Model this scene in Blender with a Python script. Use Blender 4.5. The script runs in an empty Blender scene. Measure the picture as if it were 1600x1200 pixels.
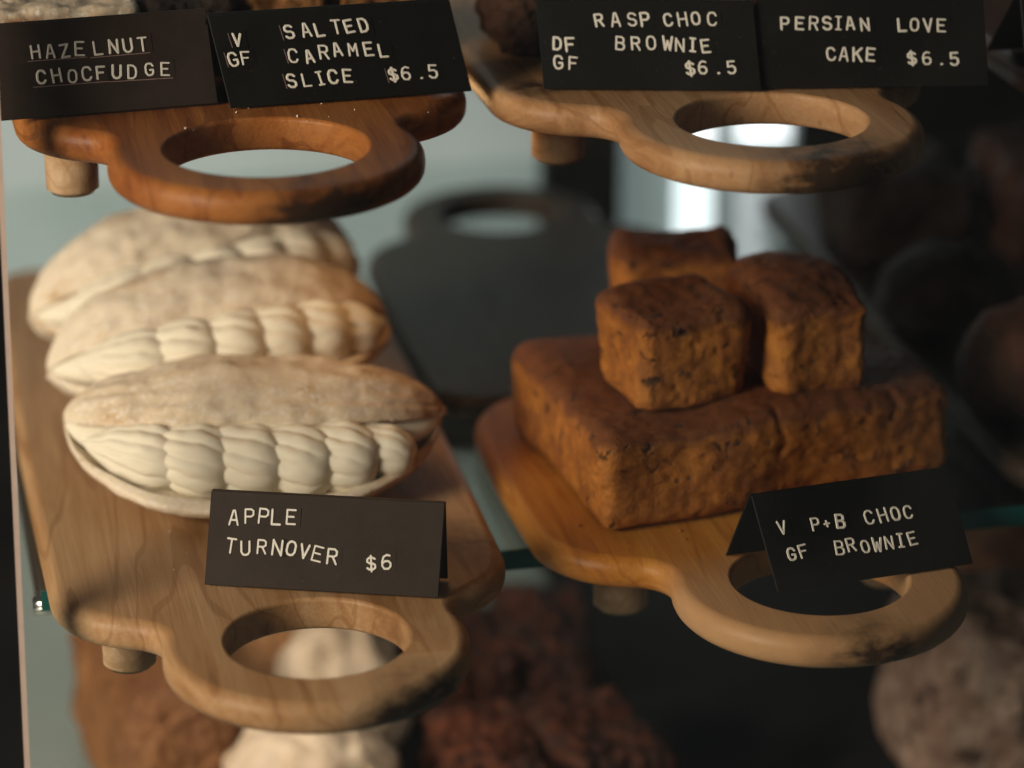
import bpy, bmesh, math, random
from mathutils import Vector, Matrix, noise

random.seed(7)
S = bpy.context.scene
COL = S.collection
R = math.radians

# ------------------------------------------------------------------ camera, world, lamps, exposure
cam = bpy.data.cameras.new('camera')
cam.lens, cam.sensor_width = 112.5, 36.0
cam.clip_start, cam.clip_end = 0.05, 50
cam.dof.use_dof = True
cam.dof.focus_distance = 1.155
cam.dof.aperture_fstop = 4.0
co = bpy.data.objects.new('camera', cam)
co.location = (0, 0, 0.5)
co.rotation_euler = (R(90 - 21), 0, R(-12))
COL.objects.link(co)
S.camera = co

w = bpy.data.worlds.new('World')
S.world = w
w.use_nodes = True
w.node_tree.nodes['Background'].inputs[0].default_value = (0.62, 0.70, 0.74, 1)
w.node_tree.nodes['Background'].inputs[1].default_value = 0.05


def area(name, loc, target, size, power, col, size_y=None):
    l = bpy.data.lights.new(name, 'AREA')
    l.energy, l.color, l.size = power, col, size
    if size_y:
        l.shape, l.size_y = 'RECTANGLE', size_y
    o = bpy.data.objects.new(name, l)
    o.location = loc
    o.rotation_euler = (Vector(target) - Vector(loc)).to_track_quat('-Z', 'Y').to_euler()
    COL.objects.link(o)
    return o


area('window_light', (-1.05, 0.48, 0.55), (0.16, 1.12, 0.05), 0.66, 31, (1.0, 0.86, 0.68))
area('case_strip_light', (0.20, 1.20, 0.150), (0.30, 1.09, 0.02), 0.10, 0.05, (1.0, 0.52, 0.18), 0.02)
area('lower_fill_light', (0.14, 1.14, -0.012), (0.16, 1.21, -0.17), 0.14, 0.10, (1.0, 0.82, 0.64), 0.01)  # unseen fill lamp added to brighten the goods at the bottom

S.view_settings.view_transform = 'Standard'
S.view_settings.look = 'None'
S.view_settings.exposure = 0.0
S.view_settings.gamma = 1.0
S.cycles.max_bounces = 6
S.cycles.diffuse_bounces = 3
S.cycles.use_adaptive_sampling = True
S.cycles.adaptive_threshold = 0.02
S.cycles.transparent_max_bounces = 24
S.cycles.caustics_reflective = False
S.cycles.caustics_refractive = False
S.cycles.use_denoising = True


# ------------------------------------------------------------------ helpers
def tag(o, label=None, cat=None, group=None, kind=None):
    if label: o['label'] = label
    if cat: o['category'] = cat
    if group: o['group'] = group
    if kind: o['kind'] = kind
    return o


def empty(name, loc=(0, 0, 0), rz=0.0):
    o = bpy.data.objects.new(name, None)
    o.empty_display_size = 0.02
    o.location = loc
    o.rotation_euler = (0, 0, rz)
    COL.objects.link(o)
    return o


def link(name, me, mat, parent=None, smooth=True):
    o = bpy.data.objects.new(name, me)
    if mat: me.materials.append(mat)
    if smooth:
        me.polygons.foreach_set('use_smooth', [True] * len(me.polygons))
    COL.objects.link(o)
    if parent: o.parent = parent
    return o


def mesh_py(name, verts, faces, mat, parent=None, smooth=True):
    me = bpy.data.meshes.new(name)
    me.from_pydata([tuple(v) for v in verts], [], faces)
    me.update()
    return link(name, me, mat, parent, smooth)


def mesh_bm(name, bm, mat, parent=None, smooth=True):
    me = bpy.data.meshes.new(name)
    bm.normal_update()
    bm.to_mesh(me)
    bm.free()
    return link(name, me, mat, parent, smooth)


def box(name, lo, hi, mat, parent=None, bevel=0.0):
    bm = bmesh.new()
    bmesh.ops.create_cube(bm, size=1)
    for v in bm.verts:
        v.co = Vector([lo[i] + (v.co[i] + .5) * (hi[i] - lo[i]) for i in range(3)])
    if bevel:
        bmesh.ops.bevel(bm, geom=bm.edges[:], offset=bevel, segments=2, affect='EDGES', profile=.6)
    return mesh_bm(name, bm, mat, parent, smooth=False)


def loft(rings, closed_ends=True):
    """rings: list of closed rings of equal length -> verts, faces"""
    n = len(rings[0])
    verts, faces = [], []
    for r in rings: verts += r
    for i in range(len(rings) - 1):
        for j in range(n):
            a, b = i * n + j, i * n + (j + 1) % n
            faces.append((a, b, b + n, a + n))
    if closed_ends:
        for base, rev in ((0, True), ((len(rings) - 1) * n, False)):
            f = list(range(base, base + n))
            faces.append(tuple(f[::-1] if rev else f))
    return verts, faces


# ------------------------------------------------------------------ materials
class NT:
    def __init__(self, name):
        self.m = bpy.data.materials.new(name)
        self.m.use_nodes = True
        self.t = self.m.node_tree
        self.b = self.t.nodes['Principled BSDF']
        self.out = self.t.nodes['Material Output']

    def n(self, kind, **kw):
        nd = self.t.nodes.new(kind)
        for k, v in kw.items():
            if k.startswith('i_'):
                nd.inputs[k[2:].replace('_', ' ')].default_value = v
            else:
                setattr(nd, k, v)
        return nd

    def l(self, a, b): self.t.links.new(a, b)

    def coord(self, scale=(1, 1, 1), rot=(0, 0, 0), loc=(0, 0, 0)):
        c = self.n('ShaderNodeTexCoord')
        mp = self.n('ShaderNodeMapping')
        mp.inputs['Scale'].default_value = scale
        mp.inputs['Rotation'].default_value = rot
        mp.inputs['Location'].default_value = loc
        self.l(c.outputs['Object'], mp.inputs['Vector'])
        return mp.outputs[0]

    def noise(self, vec, scale, detail=4, rough=.55, dist=0.0):
        nd = self.n('ShaderNodeTexNoise')
        nd.inputs['Scale'].default_value = scale
        nd.inputs['Detail'].default_value = detail
        nd.inputs['Roughness'].default_value = rough
        nd.inputs['Distortion'].default_value = dist
        self.l(vec, nd.inputs['Vector'])
        return nd.outputs['Fac']

    def ramp(self, fac, stops):
        r = self.n('ShaderNodeValToRGB')
        el = r.color_ramp.elements
        while len(el) < len(stops): el.new(.5)
        for e, (p, c) in zip(el, stops):
            e.position = p
            e.color = (*c, 1) if len(c) == 3 else c
        self.l(fac, r.inputs[0])
        return r.outputs[0]

    def mix(self, fac, a, b, blend='MIX'):
        m = self.n('ShaderNodeMix', data_type='RGBA', blend_type=blend)
        for s, v in ((m.inputs[0], fac), (m.inputs[6], a), (m.inputs[7], b)):
            if hasattr(v, 'is_linked'): self.l(v, s)
            elif isinstance(v, (int, float)): s.default_value = v
            else: s.default_value = (*v, 1)
        return m.outputs[2]

    def math(self, op, a, b=0.0, clamp=False):
        m = self.n('ShaderNodeMath', operation=op, use_clamp=clamp)
        for s, v in ((m.inputs[0], a), (m.inputs[1], b)):
            if hasattr(v, 'is_linked'): self.l(v, s)
            else: s.default_value = v
        return m.outputs[0]

    def bump(self, h, strength=.3, dist=.001):
        b = self.n('ShaderNodeBump')
        b.inputs['Strength'].default_value = strength
        b.inputs['Distance'].default_value = dist
        self.l(h, b.inputs['Height'])
        self.l(b.outputs[0], self.b.inputs['Normal'])

    def base(self, c, rough=.6, spec=.4):
        if hasattr(c, 'is_linked'): self.l(c, self.b.inputs['Base Color'])
        else: self.b.inputs['Base Color'].default_value = (*c, 1)
        if hasattr(rough, 'is_linked'): self.l(rough, self.b.inputs['Roughness'])
        else: self.b.inputs['Roughness'].default_value = rough
        self.b.inputs['Specular IOR Level'].default_value = spec


def plain(name, col, rough=.6, spec=.4, metal=0.0, var=.25, scale=60):
    m = NT(name)
    v = m.coord()
    f = m.noise(v, scale, 4)
    c = m.mix(f, [x * (1 - var) for x in col], [min(1, x * (1 + var)) for x in col])
    m.base(c, rough, spec)
    m.b.inputs['Metallic'].default_value = metal
    return m.m


def wood(name, light, mid, dark, seed=0, marks=(), joint_or_glow=None, rough=.42):
    """grain along local Y.  marks: (x, y, z, radius, strength) burn stains, local metres."""
    m = NT(name)
    v = m.coord((1, .085, .7), (0, 0, R(3)), (seed * .31, seed * .17, seed * .05))
    warp = m.noise(v, 22, 3, .5)
    g = m.noise(v, 70, 6, .62, 1.4)
    fine = m.noise(m.coord((1, .03, 1), (0, 0, R(2)), (seed, 0, 0)), 900, 3, .6)
    broad = m.noise(m.coord((1, .25, 1), (0, 0, 0), (seed * 1.7, 0, 0)), 14, 3, .5)
    s = m.math('ADD', m.math('MULTIPLY', g, .65), m.math('MULTIPLY', broad, .45))
    c = m.ramp(s, [(.36, dark), (.5, mid), (.62, light)])
    rings = m.math('FRACT', m.math('MULTIPLY', m.math('ADD', warp, m.math('MULTIPLY', broad, .5)), 9.0))
    line = m.math('GREATER_THAN', rings, .86)
    c = m.mix(m.math('MULTIPLY', line, .38), c, dark)
    c = m.mix(m.math('MULTIPLY', m.math('SUBTRACT', fine, .35, True), .7), c, dark)
    if joint_or_glow:
        tc = m.n('ShaderNodeTexCoord')
        sp = m.n('ShaderNodeSeparateXYZ')
        m.l(tc.outputs['Object'], sp.inputs[0])
        soft = joint_or_glow[4] if len(joint_or_glow) > 4 else .0004
        sel = m.math('MULTIPLY', m.math('GREATER_THAN', sp.outputs[0], joint_or_glow[0]),
                     m.math('DIVIDE', m.math('SUBTRACT', m.math('ADD', joint_or_glow[1], m.math('MULTIPLY', m.math('SUBTRACT', broad, .5), soft * 2)), sp.outputs[1]), soft, True))
        c = m.mix(m.math('MULTIPLY', sel, joint_or_glow[2]), c, joint_or_glow[3])
    for (x, y, z, r, k) in marks:
        tc = m.n('ShaderNodeTexCoord')
        d = m.n('ShaderNodeVectorMath', operation='SUBTRACT')
        d.inputs[1].default_value = (x, y, z)
        m.l(tc.outputs['Object'], d.inputs[0])
        sc = m.n('ShaderNodeVectorMath', operation='MULTIPLY')
        sc.inputs[1].default_value = (1 / r, 1 / r, 1 / (r * .42))
        m.l(d.outputs[0], sc.inputs[0])
        ln = m.n('ShaderNodeVectorMath', operation='LENGTH')
        m.l(sc.outputs[0], ln.inputs[0])
        f = m.math('SUBTRACT', 1.15, ln.outputs['Value'], True)
        nz = m.noise(m.coord((1, 1, 2.2)), 110, 5, .6)
        f = m.math('MULTIPLY', f, m.math('MULTIPLY', m.math('SUBTRACT', nz, .24, True), 5.0 * k), True)
        c = m.mix(m.math('MULTIPLY', f, .92), c, (.022, .013, .008))
    dust = m.math('GREATER_THAN', m.noise(m.coord(), 1500, 2), .735)
    c = m.mix(m.math('MULTIPLY', dust, .35), c, (.75, .66, .55))
    rr = m.math('ADD', m.math('MULTIPLY', g, .25), rough - .1)
    m.base(c, rr, .22)
    m.bump(m.math('ADD', m.math('MULTIPLY', g, .6), m.math('MULTIPLY', fine, .5)), .35, .0006)
    return m.m


def crumb(name, light, dark, crust, spots=(.012, .007, .005), top=None, scale=1.0, spot_at=.2, dust=0.0, fine=False):
    m = NT(name)
    v = m.coord()
    n1 = m.noise(v, 130 * scale, 6, .7)
    n2 = m.noise(v, 38 * scale, 4, .6)
    c = m.ramp(m.math('ADD', m.math('MULTIPLY', n1, .6), m.math('MULTIPLY', n2, .45)),
               [(.38, dark), (.60, light)])
    cr = m.ramp(m.noise(v, 55 * scale, 5, .65), [(.40, (0, 0, 0)), (.62, (1, 1, 1))])
    c = m.mix(m.math('MULTIPLY', cr, .75), c, crust)
    if top is not None:
        tc = m.n('ShaderNodeTexCoord')
        sp = m.n('ShaderNodeSeparateXYZ')
        m.l(tc.outputs['Object'], sp.inputs[0])
        h = m.math('ADD', sp.outputs[2], m.math('MULTIPLY', m.math('SUBTRACT', n2, .5), .012))
        f = m.math('MULTIPLY', m.math('SUBTRACT', h, top[0] - .003), 260.0, True)
        c = m.mix(m.math('MULTIPLY', f, .85), c, top[1])
    sn_ = m.noise(m.coord((1, 1, 1), (0, 0, 0), (4.2, 1.3, 2.2)), 95 * scale, 5, .62, .5)
    sp_ = m.math('MULTIPLY', m.math('SUBTRACT', sn_, .70 - spot_at * .30), 14.0, True)
    c = m.mix(m.math('MULTIPLY', sp_, .85), c, spots)
    if dust:
        d = m.math('GREATER_THAN', m.math('ADD', m.math('MULTIPLY', m.noise(v, 400, 4, .7), .7), m.math('MULTIPLY', n2, .4)), 1 - dust)
        c = m.mix(d, c, (.72, .65, .56))
    m.base(c, .62, .35)
    if fine:
        m.bump(m.math('SUBTRACT', m.noise(v, 750, 5, .7), m.math('MULTIPLY', sp_, .9)), .7, .0011)
    else:
        m.bump(m.math('SUBTRACT', m.noise(v, 300 * scale, 6, .75), m.math('MULTIPLY', sp_, .6)), .8, .0017)
    return m.m


def pastry_mat(name, seed, flour_amount=.88):
    m = NT(name)
    v = m.coord((1, 1, 1), (0, 0, 0), (seed, seed * .3, 0))
    vs = m.coord((.25, 1, 1.4), (0, 0, R(8)), (seed, 0, 0))
    n1 = m.noise(vs, 90, 6, .65)
    n2 = m.noise(v, 34, 4, .6)
    base = m.ramp(n2, [(.34, (.46, .27, .12)), (.46, (.68, .51, .33)), (.60, (.76, .62, .45))])
    flour = m.ramp(m.math('ADD', m.math('MULTIPLY', n1, .6), m.math('MULTIPLY', n2, .4)), [(.37, (0, 0, 0)), (.49, (1, 1, 1))])
    c = m.mix(m.math('MULTIPLY', flour, flour_amount), base, (.80, .69, .54))
    sug = m.math('GREATER_THAN', m.noise(v, 420, 3, .6), .56)
    c = m.mix(m.math('MULTIPLY', sug, .65), c, (.84, .76, .68))
    # baked brown towards the right-hand tip of every turnover
    tc = m.n('ShaderNodeTexCoord')
    sp = m.n('ShaderNodeSeparateXYZ')
    m.l(tc.outputs['Object'], sp.inputs[0])
    k = m.math('MULTIPLY', m.math('SUBTRACT', m.math('ADD', sp.outputs[0], m.math('MULTIPLY', m.math('SUBTRACT', n2, .5), .05)), .040), 32.0, True)
    c = m.mix(m.math('MULTIPLY', k, .75), c, (.38, .19, .07))
    m.base(c, .72, .25)
    m.bump(m.math('ADD', m.math('MULTIPLY', n1, .7), m.math('MULTIPLY', m.noise(v, 380, 4, .7), .5)), .6, .0017)
    return m.m


def cream_mat():
    m = NT('piped_cream')
    n = m.noise(m.coord(), 120, 3)
    m.base(m.mix(n, (.80, .725, .58), (.84, .78, .65)), .6, .3)
    m.b.inputs['Subsurface Weight'].default_value = .15
    m.b.inputs['Subsurface Radius'].default_value = (.004, .003, .002)
    m.b.inputs['Subsurface Scale'].default_value = .6
    m.bump(m.noise(m.coord(), 500, 3), .2, .0006)
    return m.m


def card_mat(name, col, rough):
    m = NT(name)
    n = m.noise(m.coord(), 90, 5, .65)
    sp = m.math('GREATER_THAN', m.noise(m.coord(), 900, 2), .73)
    c = m.mix(n, [x * .75 for x in col], [x * 1.25 for x in col])
    c = m.mix(m.math('MULTIPLY', sp, .12), c, (.35, .3, .25))
    m.base(c, rough, .12)
    m.bump(m.noise(m.coord(), 1800, 3), .2, .0003)
    return m.m


def glass_mat(name, tint=(.90, .97, .95), haze=0.0, ior=1.5):
    m = NT(name)
    t = m.n('ShaderNodeBsdfTransparent')
    t.inputs[0].default_value = (*tint, 1)
    g = m.n('ShaderNodeBsdfGlossy')
    g.inputs['Roughness'].default_value = .01
    # Schlick reflectance, the same from both faces of the sheet
    ge = m.n('ShaderNodeNewGeometry')
    dt = m.n('ShaderNodeVectorMath', operation='DOT_PRODUCT')
    m.l(ge.outputs['Incoming'], dt.inputs[0])
    m.l(ge.outputs['Normal'], dt.inputs[1])
    f1 = m.math('POWER', m.math('SUBTRACT', 1.0, m.math('ABSOLUTE', dt.outputs['Value']), True), 5.0)
    r0 = ((ior - 1) / (ior + 1)) ** 2
    fr = m.math('ADD', m.math('MULTIPLY', f1, 1 - r0), r0, True)
    mx = m.n('ShaderNodeMixShader')
    m.l(fr, mx.inputs[0])
    m.l(t.outputs[0], mx.inputs[1])
    m.l(g.outputs[0], mx.inputs[2])
    last = mx.outputs[0]
    if haze:
        d = m.n('ShaderNodeBsdfDiffuse')
        d.inputs[0].default_value = (.75, .78, .78, 1)
        n = m.noise(m.coord((1, 1, 1), (0, R(35), 0)), 9, 5, .65, .8)
        smear = m.math('MULTIPLY', m.math('SUBTRACT', n, .42, True), haze * 4)
        sp = m.math('GREATER_THAN', m.noise(m.coord(), 420, 1), .80)
        k = m.math('ADD', smear, m.math('MULTIPLY', sp, .03), True)
        m2 = m.n('ShaderNodeMixShader')
        m.l(k, m2.inputs[0])
        m.l(last, m2.inputs[1])
        m.l(d.outputs[0], m2.inputs[2])
        last = m2.outputs[0]
    m.l(last, m.out.inputs[0])
    return m.m


M = {}
M['glass'] = glass_mat('shelf_glass', (.93, .965, .955))
M['front_glass'] = glass_mat('front_glass', (.985, .99, .985), haze=.0055)
M['glass_edge'] = plain('green_glass_edge', (.012, .105, .095), .12, .6, var=.3, scale=30)
M['black'] = plain('black_frame', (.004, .004, .004), .6, .08)
M['seal'] = plain('pale_pink_seal', (.62, .47, .41), .5, .3, var=.12, scale=200)
M['chrome'] = plain('chrome', (.75, .74, .70), .18, .5, metal=1.0, var=.05)
M['dark_metal'] = plain('dark_metal', (.05, .04, .035), .35, .5, var=.2)


def glow_panel(name, col, strength, lo):  # back panels whose brightness is put in as a glow, not lit
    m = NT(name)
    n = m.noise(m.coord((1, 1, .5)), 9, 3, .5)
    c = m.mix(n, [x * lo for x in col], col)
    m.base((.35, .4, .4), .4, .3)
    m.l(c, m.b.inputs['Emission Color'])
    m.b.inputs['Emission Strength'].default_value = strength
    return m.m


M['wall'] = glow_panel('glowing_back_door', (.25, .30, .295), .9, .45)
M['wall_dim'] = glow_panel('dim_glowing_door', (.095, .115, .113), .9, .4)
M['wall_white_glow'] = glow_panel('white_glow', (.84, .89, .92), 1.9, .9)  # bright white highlight painted as a glowing strip
M['wall_dark'] = plain('near_black_panel', (.012, .012, .011), .5, .3)
M['floor'] = plain('grey_green_floor', (.30, .36, .34), .4, .4, var=.18, scale=9)
M['slate'] = plain('dark_slate', (.012, .012, .012), .7, .08, var=.5, scale=40)
M['cream'] = cream_mat()
M['sugar'] = plain('sugar_crumbs', (.80, .70, .60), .4, .4, var=.15, scale=700)
M['ink'] = plain('embossed_white', (.80, .76, .69), .55, .3, var=.08, scale=900)
M['card_sheen'] = card_mat('painted_sheen_card', (.034, .024, .019), .5)  # black card with reflected light put into a browner colour
M['card_black'] = card_mat('black_card', (.0085, .0085, .0075), .5)
M['tape_edge'] = plain('stressed_tape_edge', (.30, .20, .18), .5, .3, var=.3, scale=800)

# ------------------------------------------------------------------ the setting: back of the case, floor, frame
WY = 1.62
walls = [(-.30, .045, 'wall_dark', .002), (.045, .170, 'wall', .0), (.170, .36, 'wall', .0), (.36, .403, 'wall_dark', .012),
         (.403, .437, 'wall', .0), (.437, .457, 'wall_white_glow', .004), (.457, .505, 'wall_dim', .0), (.505, 1.1, 'wall_dark', .002)]
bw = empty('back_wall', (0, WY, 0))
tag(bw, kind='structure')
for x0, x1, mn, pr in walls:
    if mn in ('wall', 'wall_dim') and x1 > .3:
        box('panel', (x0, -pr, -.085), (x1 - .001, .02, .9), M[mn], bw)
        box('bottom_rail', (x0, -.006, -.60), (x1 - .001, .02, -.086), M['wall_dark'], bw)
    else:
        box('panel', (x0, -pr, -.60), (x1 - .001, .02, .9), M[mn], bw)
box('white_glow_strip', (.470, -.010, -.003), (.497, -.0005, .9), M['wall_white_glow'], bw)  # second glowing strip, continues the painted white highlight
fl = box('case_floor', (-.3, .9, -.19), (1.1, WY - .013, -.17), M['floor'])
tag(fl, kind='structure')


SHZ = .0045


def shelf(name, x0, x1, y0, y1, z, label):
    e = empty(name, (0, y0, z))
    tag(e, label, 'glass shelf')
    box('pane', (x0, .0016, -.008), (x1, y1 - y0, 0), M['glass'], e)
    box('front_edge', (x0, 0, -.008), (x1, .0014, 0), M['glass_edge'], e)


shelf('glass_shelf', .0535, 1.0, 1.090, WY - .03, SHZ - .0003, 'lower clear glass shelf with green front edge, under the turnovers and brownies')
shelf('glass_shelf', .0535, 1.0, 1.215, WY - .03, SHZ + .1597, 'upper clear glass shelf under the two boards with four black cards')

# black frame at the left, its pale seal in line with the leaning front of the case
top, bot = Vector((.0488, 1.0873, .1720)), Vector((.0424, 1.0108, -.0268))
d = (top - bot) / (top.z - bot.z)
A, B = bot + d * -.35, bot + d * .75
post = empty('frame_post', A)
tag(post, 'black case frame with a thin pale pink seal down the left border', 'frame')


def bar(name, p, q, xlo, xhi, ylo, yhi, mat, parent):
    vs = []
    for c in (p, q):
        vs += [c + Vector((xlo, ylo, 0)) - A, c + Vector((xhi, ylo, 0)) - A, c + Vector((xhi, yhi, 0)) - A, c + Vector((xlo, yhi, 0)) - A]
    mesh_py(name, vs, [(3, 2, 1, 0), (4, 5, 6, 7), (0, 1, 5, 4), (1, 2, 6, 5), (2, 3, 7, 6), (3, 0, 4, 7)], mat, parent, False)


bar('upright', A, B, -.0120, -.0021, .0, .009, M['black'], post)
bar('seal', A, B, -.0019, 0, -.0006, .006, M['seal'], post)

bk = empty('shelf_bracket', (.0560, 1.104, -.007))
tag(bk, 'dark metal shelf bracket with a chrome tip left of the turnover board', 'bracket')
box('arm', (-.0035, .006, -.006), (.0035, .30, .003), M['dark_metal'], bk, .0008)
bm = bmesh.new()
bmesh.ops.create_cone(bm, cap_ends=True, segments=20, radius1=.0038, radius2=.0038, depth=.012,
                      matrix=Matrix.Translation((.001, 0, -.001)) @ Matrix.Rotation(R(90), 4, 'Y'))
bmesh.ops.bevel(bm, geom=bm.edges[:], offset=.0006, segments=1, affect='EDGES')
mesh_bm('tip', bm, M['chrome'], bk)


# ------------------------------------------------------------------ serving boards
def half_outline(Rr, h, W, L, Rc, rf, back=.02):
    """right half from the ring's front to the back, then mirrored. Ring centre = origin, body y from h to h+L"""
    pts = []
    # notch circle touching the ring (radius Rr, at 0) and the corner circle (radius Rc, at cx, cy) from outside
    cx, cy = W - Rc, h + Rc
    D = math.hypot(cx, cy)
    r0, r1 = Rr + rf, Rc + rf
    aa = (D * D + r0 * r0 - r1 * r1) / (2 * D)
    hh = math.sqrt(max(0, r0 * r0 - aa * aa))
    fx, fy = aa * cx / D + hh * cy / D, aa * cy / D - hh * cx / D
    a1 = math.atan2(fy, fx)
    a2 = math.atan2(cy - fy, cx - fx)                              # from notch centre to the corner centre
    n = 34
    for i in range(n + 1):                                         # ring arc
        a = -math.pi / 2 + (a1 + math.pi / 2) * i / n
        pts.append((Rr * math.cos(a), Rr * math.sin(a)))
    for i in range(1, 9):                                          # concave notch
        a = (a1 + math.pi) + (a2 - (a1 + math.pi)) * i / 8
        pts.append((fx + rf * math.cos(a), fy + rf * math.sin(a)))
    a3 = a2 - math.pi
    for i in range(1, 17):                                         # front corner
        a = a3 + (0 - a3) * i / 16
        pts.append((cx + Rc * math.cos(a), cy + Rc * math.sin(a)))
    for i in range(1, 5):
        pts.append((W + .0015 * math.sin(math.pi * i / 5), h + Rc + (L - Rc - back) * i / 5))
    for i in range(0, 9):
        a = math.pi / 2 * i / 8
        pts.append((W - back + back * math.cos(a), h + L - back + back * math.sin(a)))
    return pts


def outline(Rr, h, W, L, Rc, rf, back, shift):
    right = half_outline(Rr, h, W + shift, L, Rc, rf, back)
    left = half_outline(Rr, h, W - shift, L, Rc, rf, back)
    return right + [(-x, y) for x, y in left[1:]][::-1]


def board(name, loc, rz, mat, label, Rr=.054, hole=.032, h=.022, W=.083, L=.40, Rc=.040, rf=.014, T=.0125, shift=0.0,
          feet=(), foot_mat=None, back=.02, hole_sy=1.0, group='round handled wooden serving boards', bev=.0052):
    e = empty(name, (loc[0], loc[1], loc[2] + .017 - T), rz)
    tag(e, label, 'serving board', group)
    bm = bmesh.new()

    def inset(P, d):
        n_ = len(P)
        res = []
        for q in range(n_):
            (x0, y0), (x1, y1) = P[q - 1], P[(q + 1) % n_]
            tx, ty = x1 - x0, y1 - y0
            l_ = math.hypot(tx, ty) or 1
            res.append((P[q][0] - ty / l_ * d, P[q][1] + tx / l_ * d))
        return res

    def rounded(P, b, seg):
        prof = [(b * (1 - math.sin(t)), b * (1 - math.cos(t))) for t in [math.pi / 2 * q / seg for q in range(seg + 1)]]
        prof = prof + [(d, T - z) for d, z in prof[::-1]]
        loops = [[bm.verts.new((x, y, z)) for x, y in inset(P, d)] for d, z in prof]
        n_ = len(P)
        for l0, l1 in zip(loops[:-1], loops[1:]):
            for q in range(n_):
                bm.faces.new((l0[q], l0[(q + 1) % n_], l1[(q + 1) % n_], l1[q]))
        return loops[0], loops[-1]

    P_out = outline(Rr, h, W, L, Rc, rf, back, shift)
    P_out = [p for q, p in enumerate(P_out) if math.dist(p, P_out[q - 1]) > 1e-5]
    P_in = [(hole * math.cos(-2 * math.pi * i / 72), hole * hole_sy * math.sin(-2 * math.pi * i / 72)) for i in range(72)]
    lo_o, hi_o = rounded(P_out, bev, 5)
    lo_i, hi_i = rounded(P_in, .0017, 3)
    for lo_, hi_ in ((lo_o, lo_i), (hi_o, hi_i)):
        ed = [bm.edges.get((lp[q], lp[(q + 1) % len(lp)])) for lp in (lo_, hi_) for q in range(len(lp))]
        bmesh.ops.triangle_fill(bm, use_beauty=True, use_dissolve=False, edges=ed)
    bmesh.ops.recalc_face_normals(bm, faces=bm.faces[:])
    o = mesh_bm('body', bm, mat, e)
    o.modifiers.new('wn', 'WEIGHTED_NORMAL').keep_sharp = True
    for (x, y, r, hh) in feet:
        bm = bmesh.new()
        bmesh.ops.create_cone(bm, cap_ends=True, segments=40, radius1=r, radius2=r * 1.02, depth=hh,
                              matrix=Matrix.Translation((x, y, -hh / 2 - .0002)))
        be = [x_ for x_ in bm.edges if abs(x_.verts[0].co.z - x_.verts[1].co.z) < 1e-6 and x_.verts[0].co.z < -hh * .6]
        bmesh.ops.bevel(bm, geom=be, offset=.0018, segments=3, affect='EDGES')
        f = mesh_bm('foot', bm, foot_mat or mat, e)
        f.modifiers.new('wn', 'WEIGHTED_NORMAL')
    return e


w_ll = wood('tan_beech', (.50, .305, .158), (.40, .215, .096), (.22, .10, .036), 1,
            marks=((.030, -.044, .003, .028, 1.1), (.070, .070, .006, .030, .5)), joint_or_glow=(.001, -.020, .40, (.54, .37, .22)))
w_lr = wood('orange_glow_beech', (.47, .205, .036), (.39, .148, .020), (.23, .072, .010), 2,
            marks=((.004, -.048, .006, .022, .8), (-.006, .046, .017, .010, .6)), joint_or_glow=(-.09, .030, .62, (.47, .31, .18), .030))  # orange is partly wood, partly warm light put into the body colour
w_ul = wood('red_brown_acacia', (.40, .150, .038), (.29, .092, .021), (.11, .030, .009), 3,
            marks=((.013, -.050, .003, .026, 1.3),))
w_ur = wood('pale_brown_beech', (.52, .305, .155), (.43, .225, .103), (.23, .10, .036), 4,
            marks=((.010, -.048, .005, .030, 1.2), (-.075, .06, .014, .014, .8)))
w_foot = wood('pale_peg', (.52, .36, .22), (.46, .29, .16), (.32, .18, .08), 5)
w_dark = wood('dark_brown_wood', (.050, .037, .027), (.034, .024, .017), (.016, .011, .008), 6)
w_far = wood('far_board', (.10, .040, .018), (.075, .028, .012), (.04, .014, .008), 8)

board('serving_board', (.1437, 1.004, .0), 0, w_ll, 'tan wooden board with round handle holding the apple turnovers',
      W=.0840, L=.40, shift=-.0045, feet=((-.060, .068, .0098, .0245),), foot_mat=w_foot)
board('serving_board', (.3305, 1.0160, .0), 0, w_lr, 'orange wooden board with round handle under the stacked brownies',
      W=.0830, L=.185, h=.026, shift=-.011, back=.045, feet=((-.057, .070, .0104, .0255), (.050, .072, .0104, .0255)), foot_mat=w_foot)
board('serving_board', (.1393, 1.0680, .16), 0, w_ul, 'red-brown wooden board with round handle below the salted caramel card',
      Rr=.0555, hole=.0355, W=.0835, L=.36, feet=((-.0625, .080, .0098, .0245),), foot_mat=w_foot, h=.026)
board('serving_board', (.3215, 1.0640, .16), 0, w_ur, 'pale brown wooden board with round handle below the two right-hand cards',
      Rr=.0550, hole=.0340, W=.084, L=.36, feet=((-.0580, .090, .0104, .0255),), foot_mat=w_foot, h=.026, shift=-.007)
board('serving_board', (.3050, 1.462, .0), R(180), w_dark, 'dark brown board with its round handle pointing away, behind the brownies',  # separate board in a much darker brown, in line with the orange one
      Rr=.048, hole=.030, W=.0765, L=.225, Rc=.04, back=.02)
board('serving_board', (.5150, 1.055, .0), 0, w_dark, 'dark board under the dim buns at the right edge', W=.078, L=.40)
board('serving_board', (.5120, 1.060, .16), 0, w_far, 'brown board end peeping out at the upper right corner', W=.078, L=.36)


# ------------------------------------------------------------------ apple turnovers
def catmull(P, n):
    out = []
    Q = [P[0]] + list(P) + [P[-1]]
    for i in range(1, len(Q) - 2):
        for k in range(n):
            t = k / n
            a, b, c, d_ = Q[i - 1], Q[i], Q[i + 1], Q[i + 2]
            out.append(tuple(.5 * ((2 * b[j]) + (-a[j] + c[j]) * t + (2 * a[j] - 5 * b[j] + 4 * c[j] - d_[j]) * t * t
                                   + (-a[j] + 3 * b[j] - 3 * c[j] + d_[j]) * t ** 3) for j in range(2)))
    out.append(tuple(P[-1]))
    return out


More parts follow.
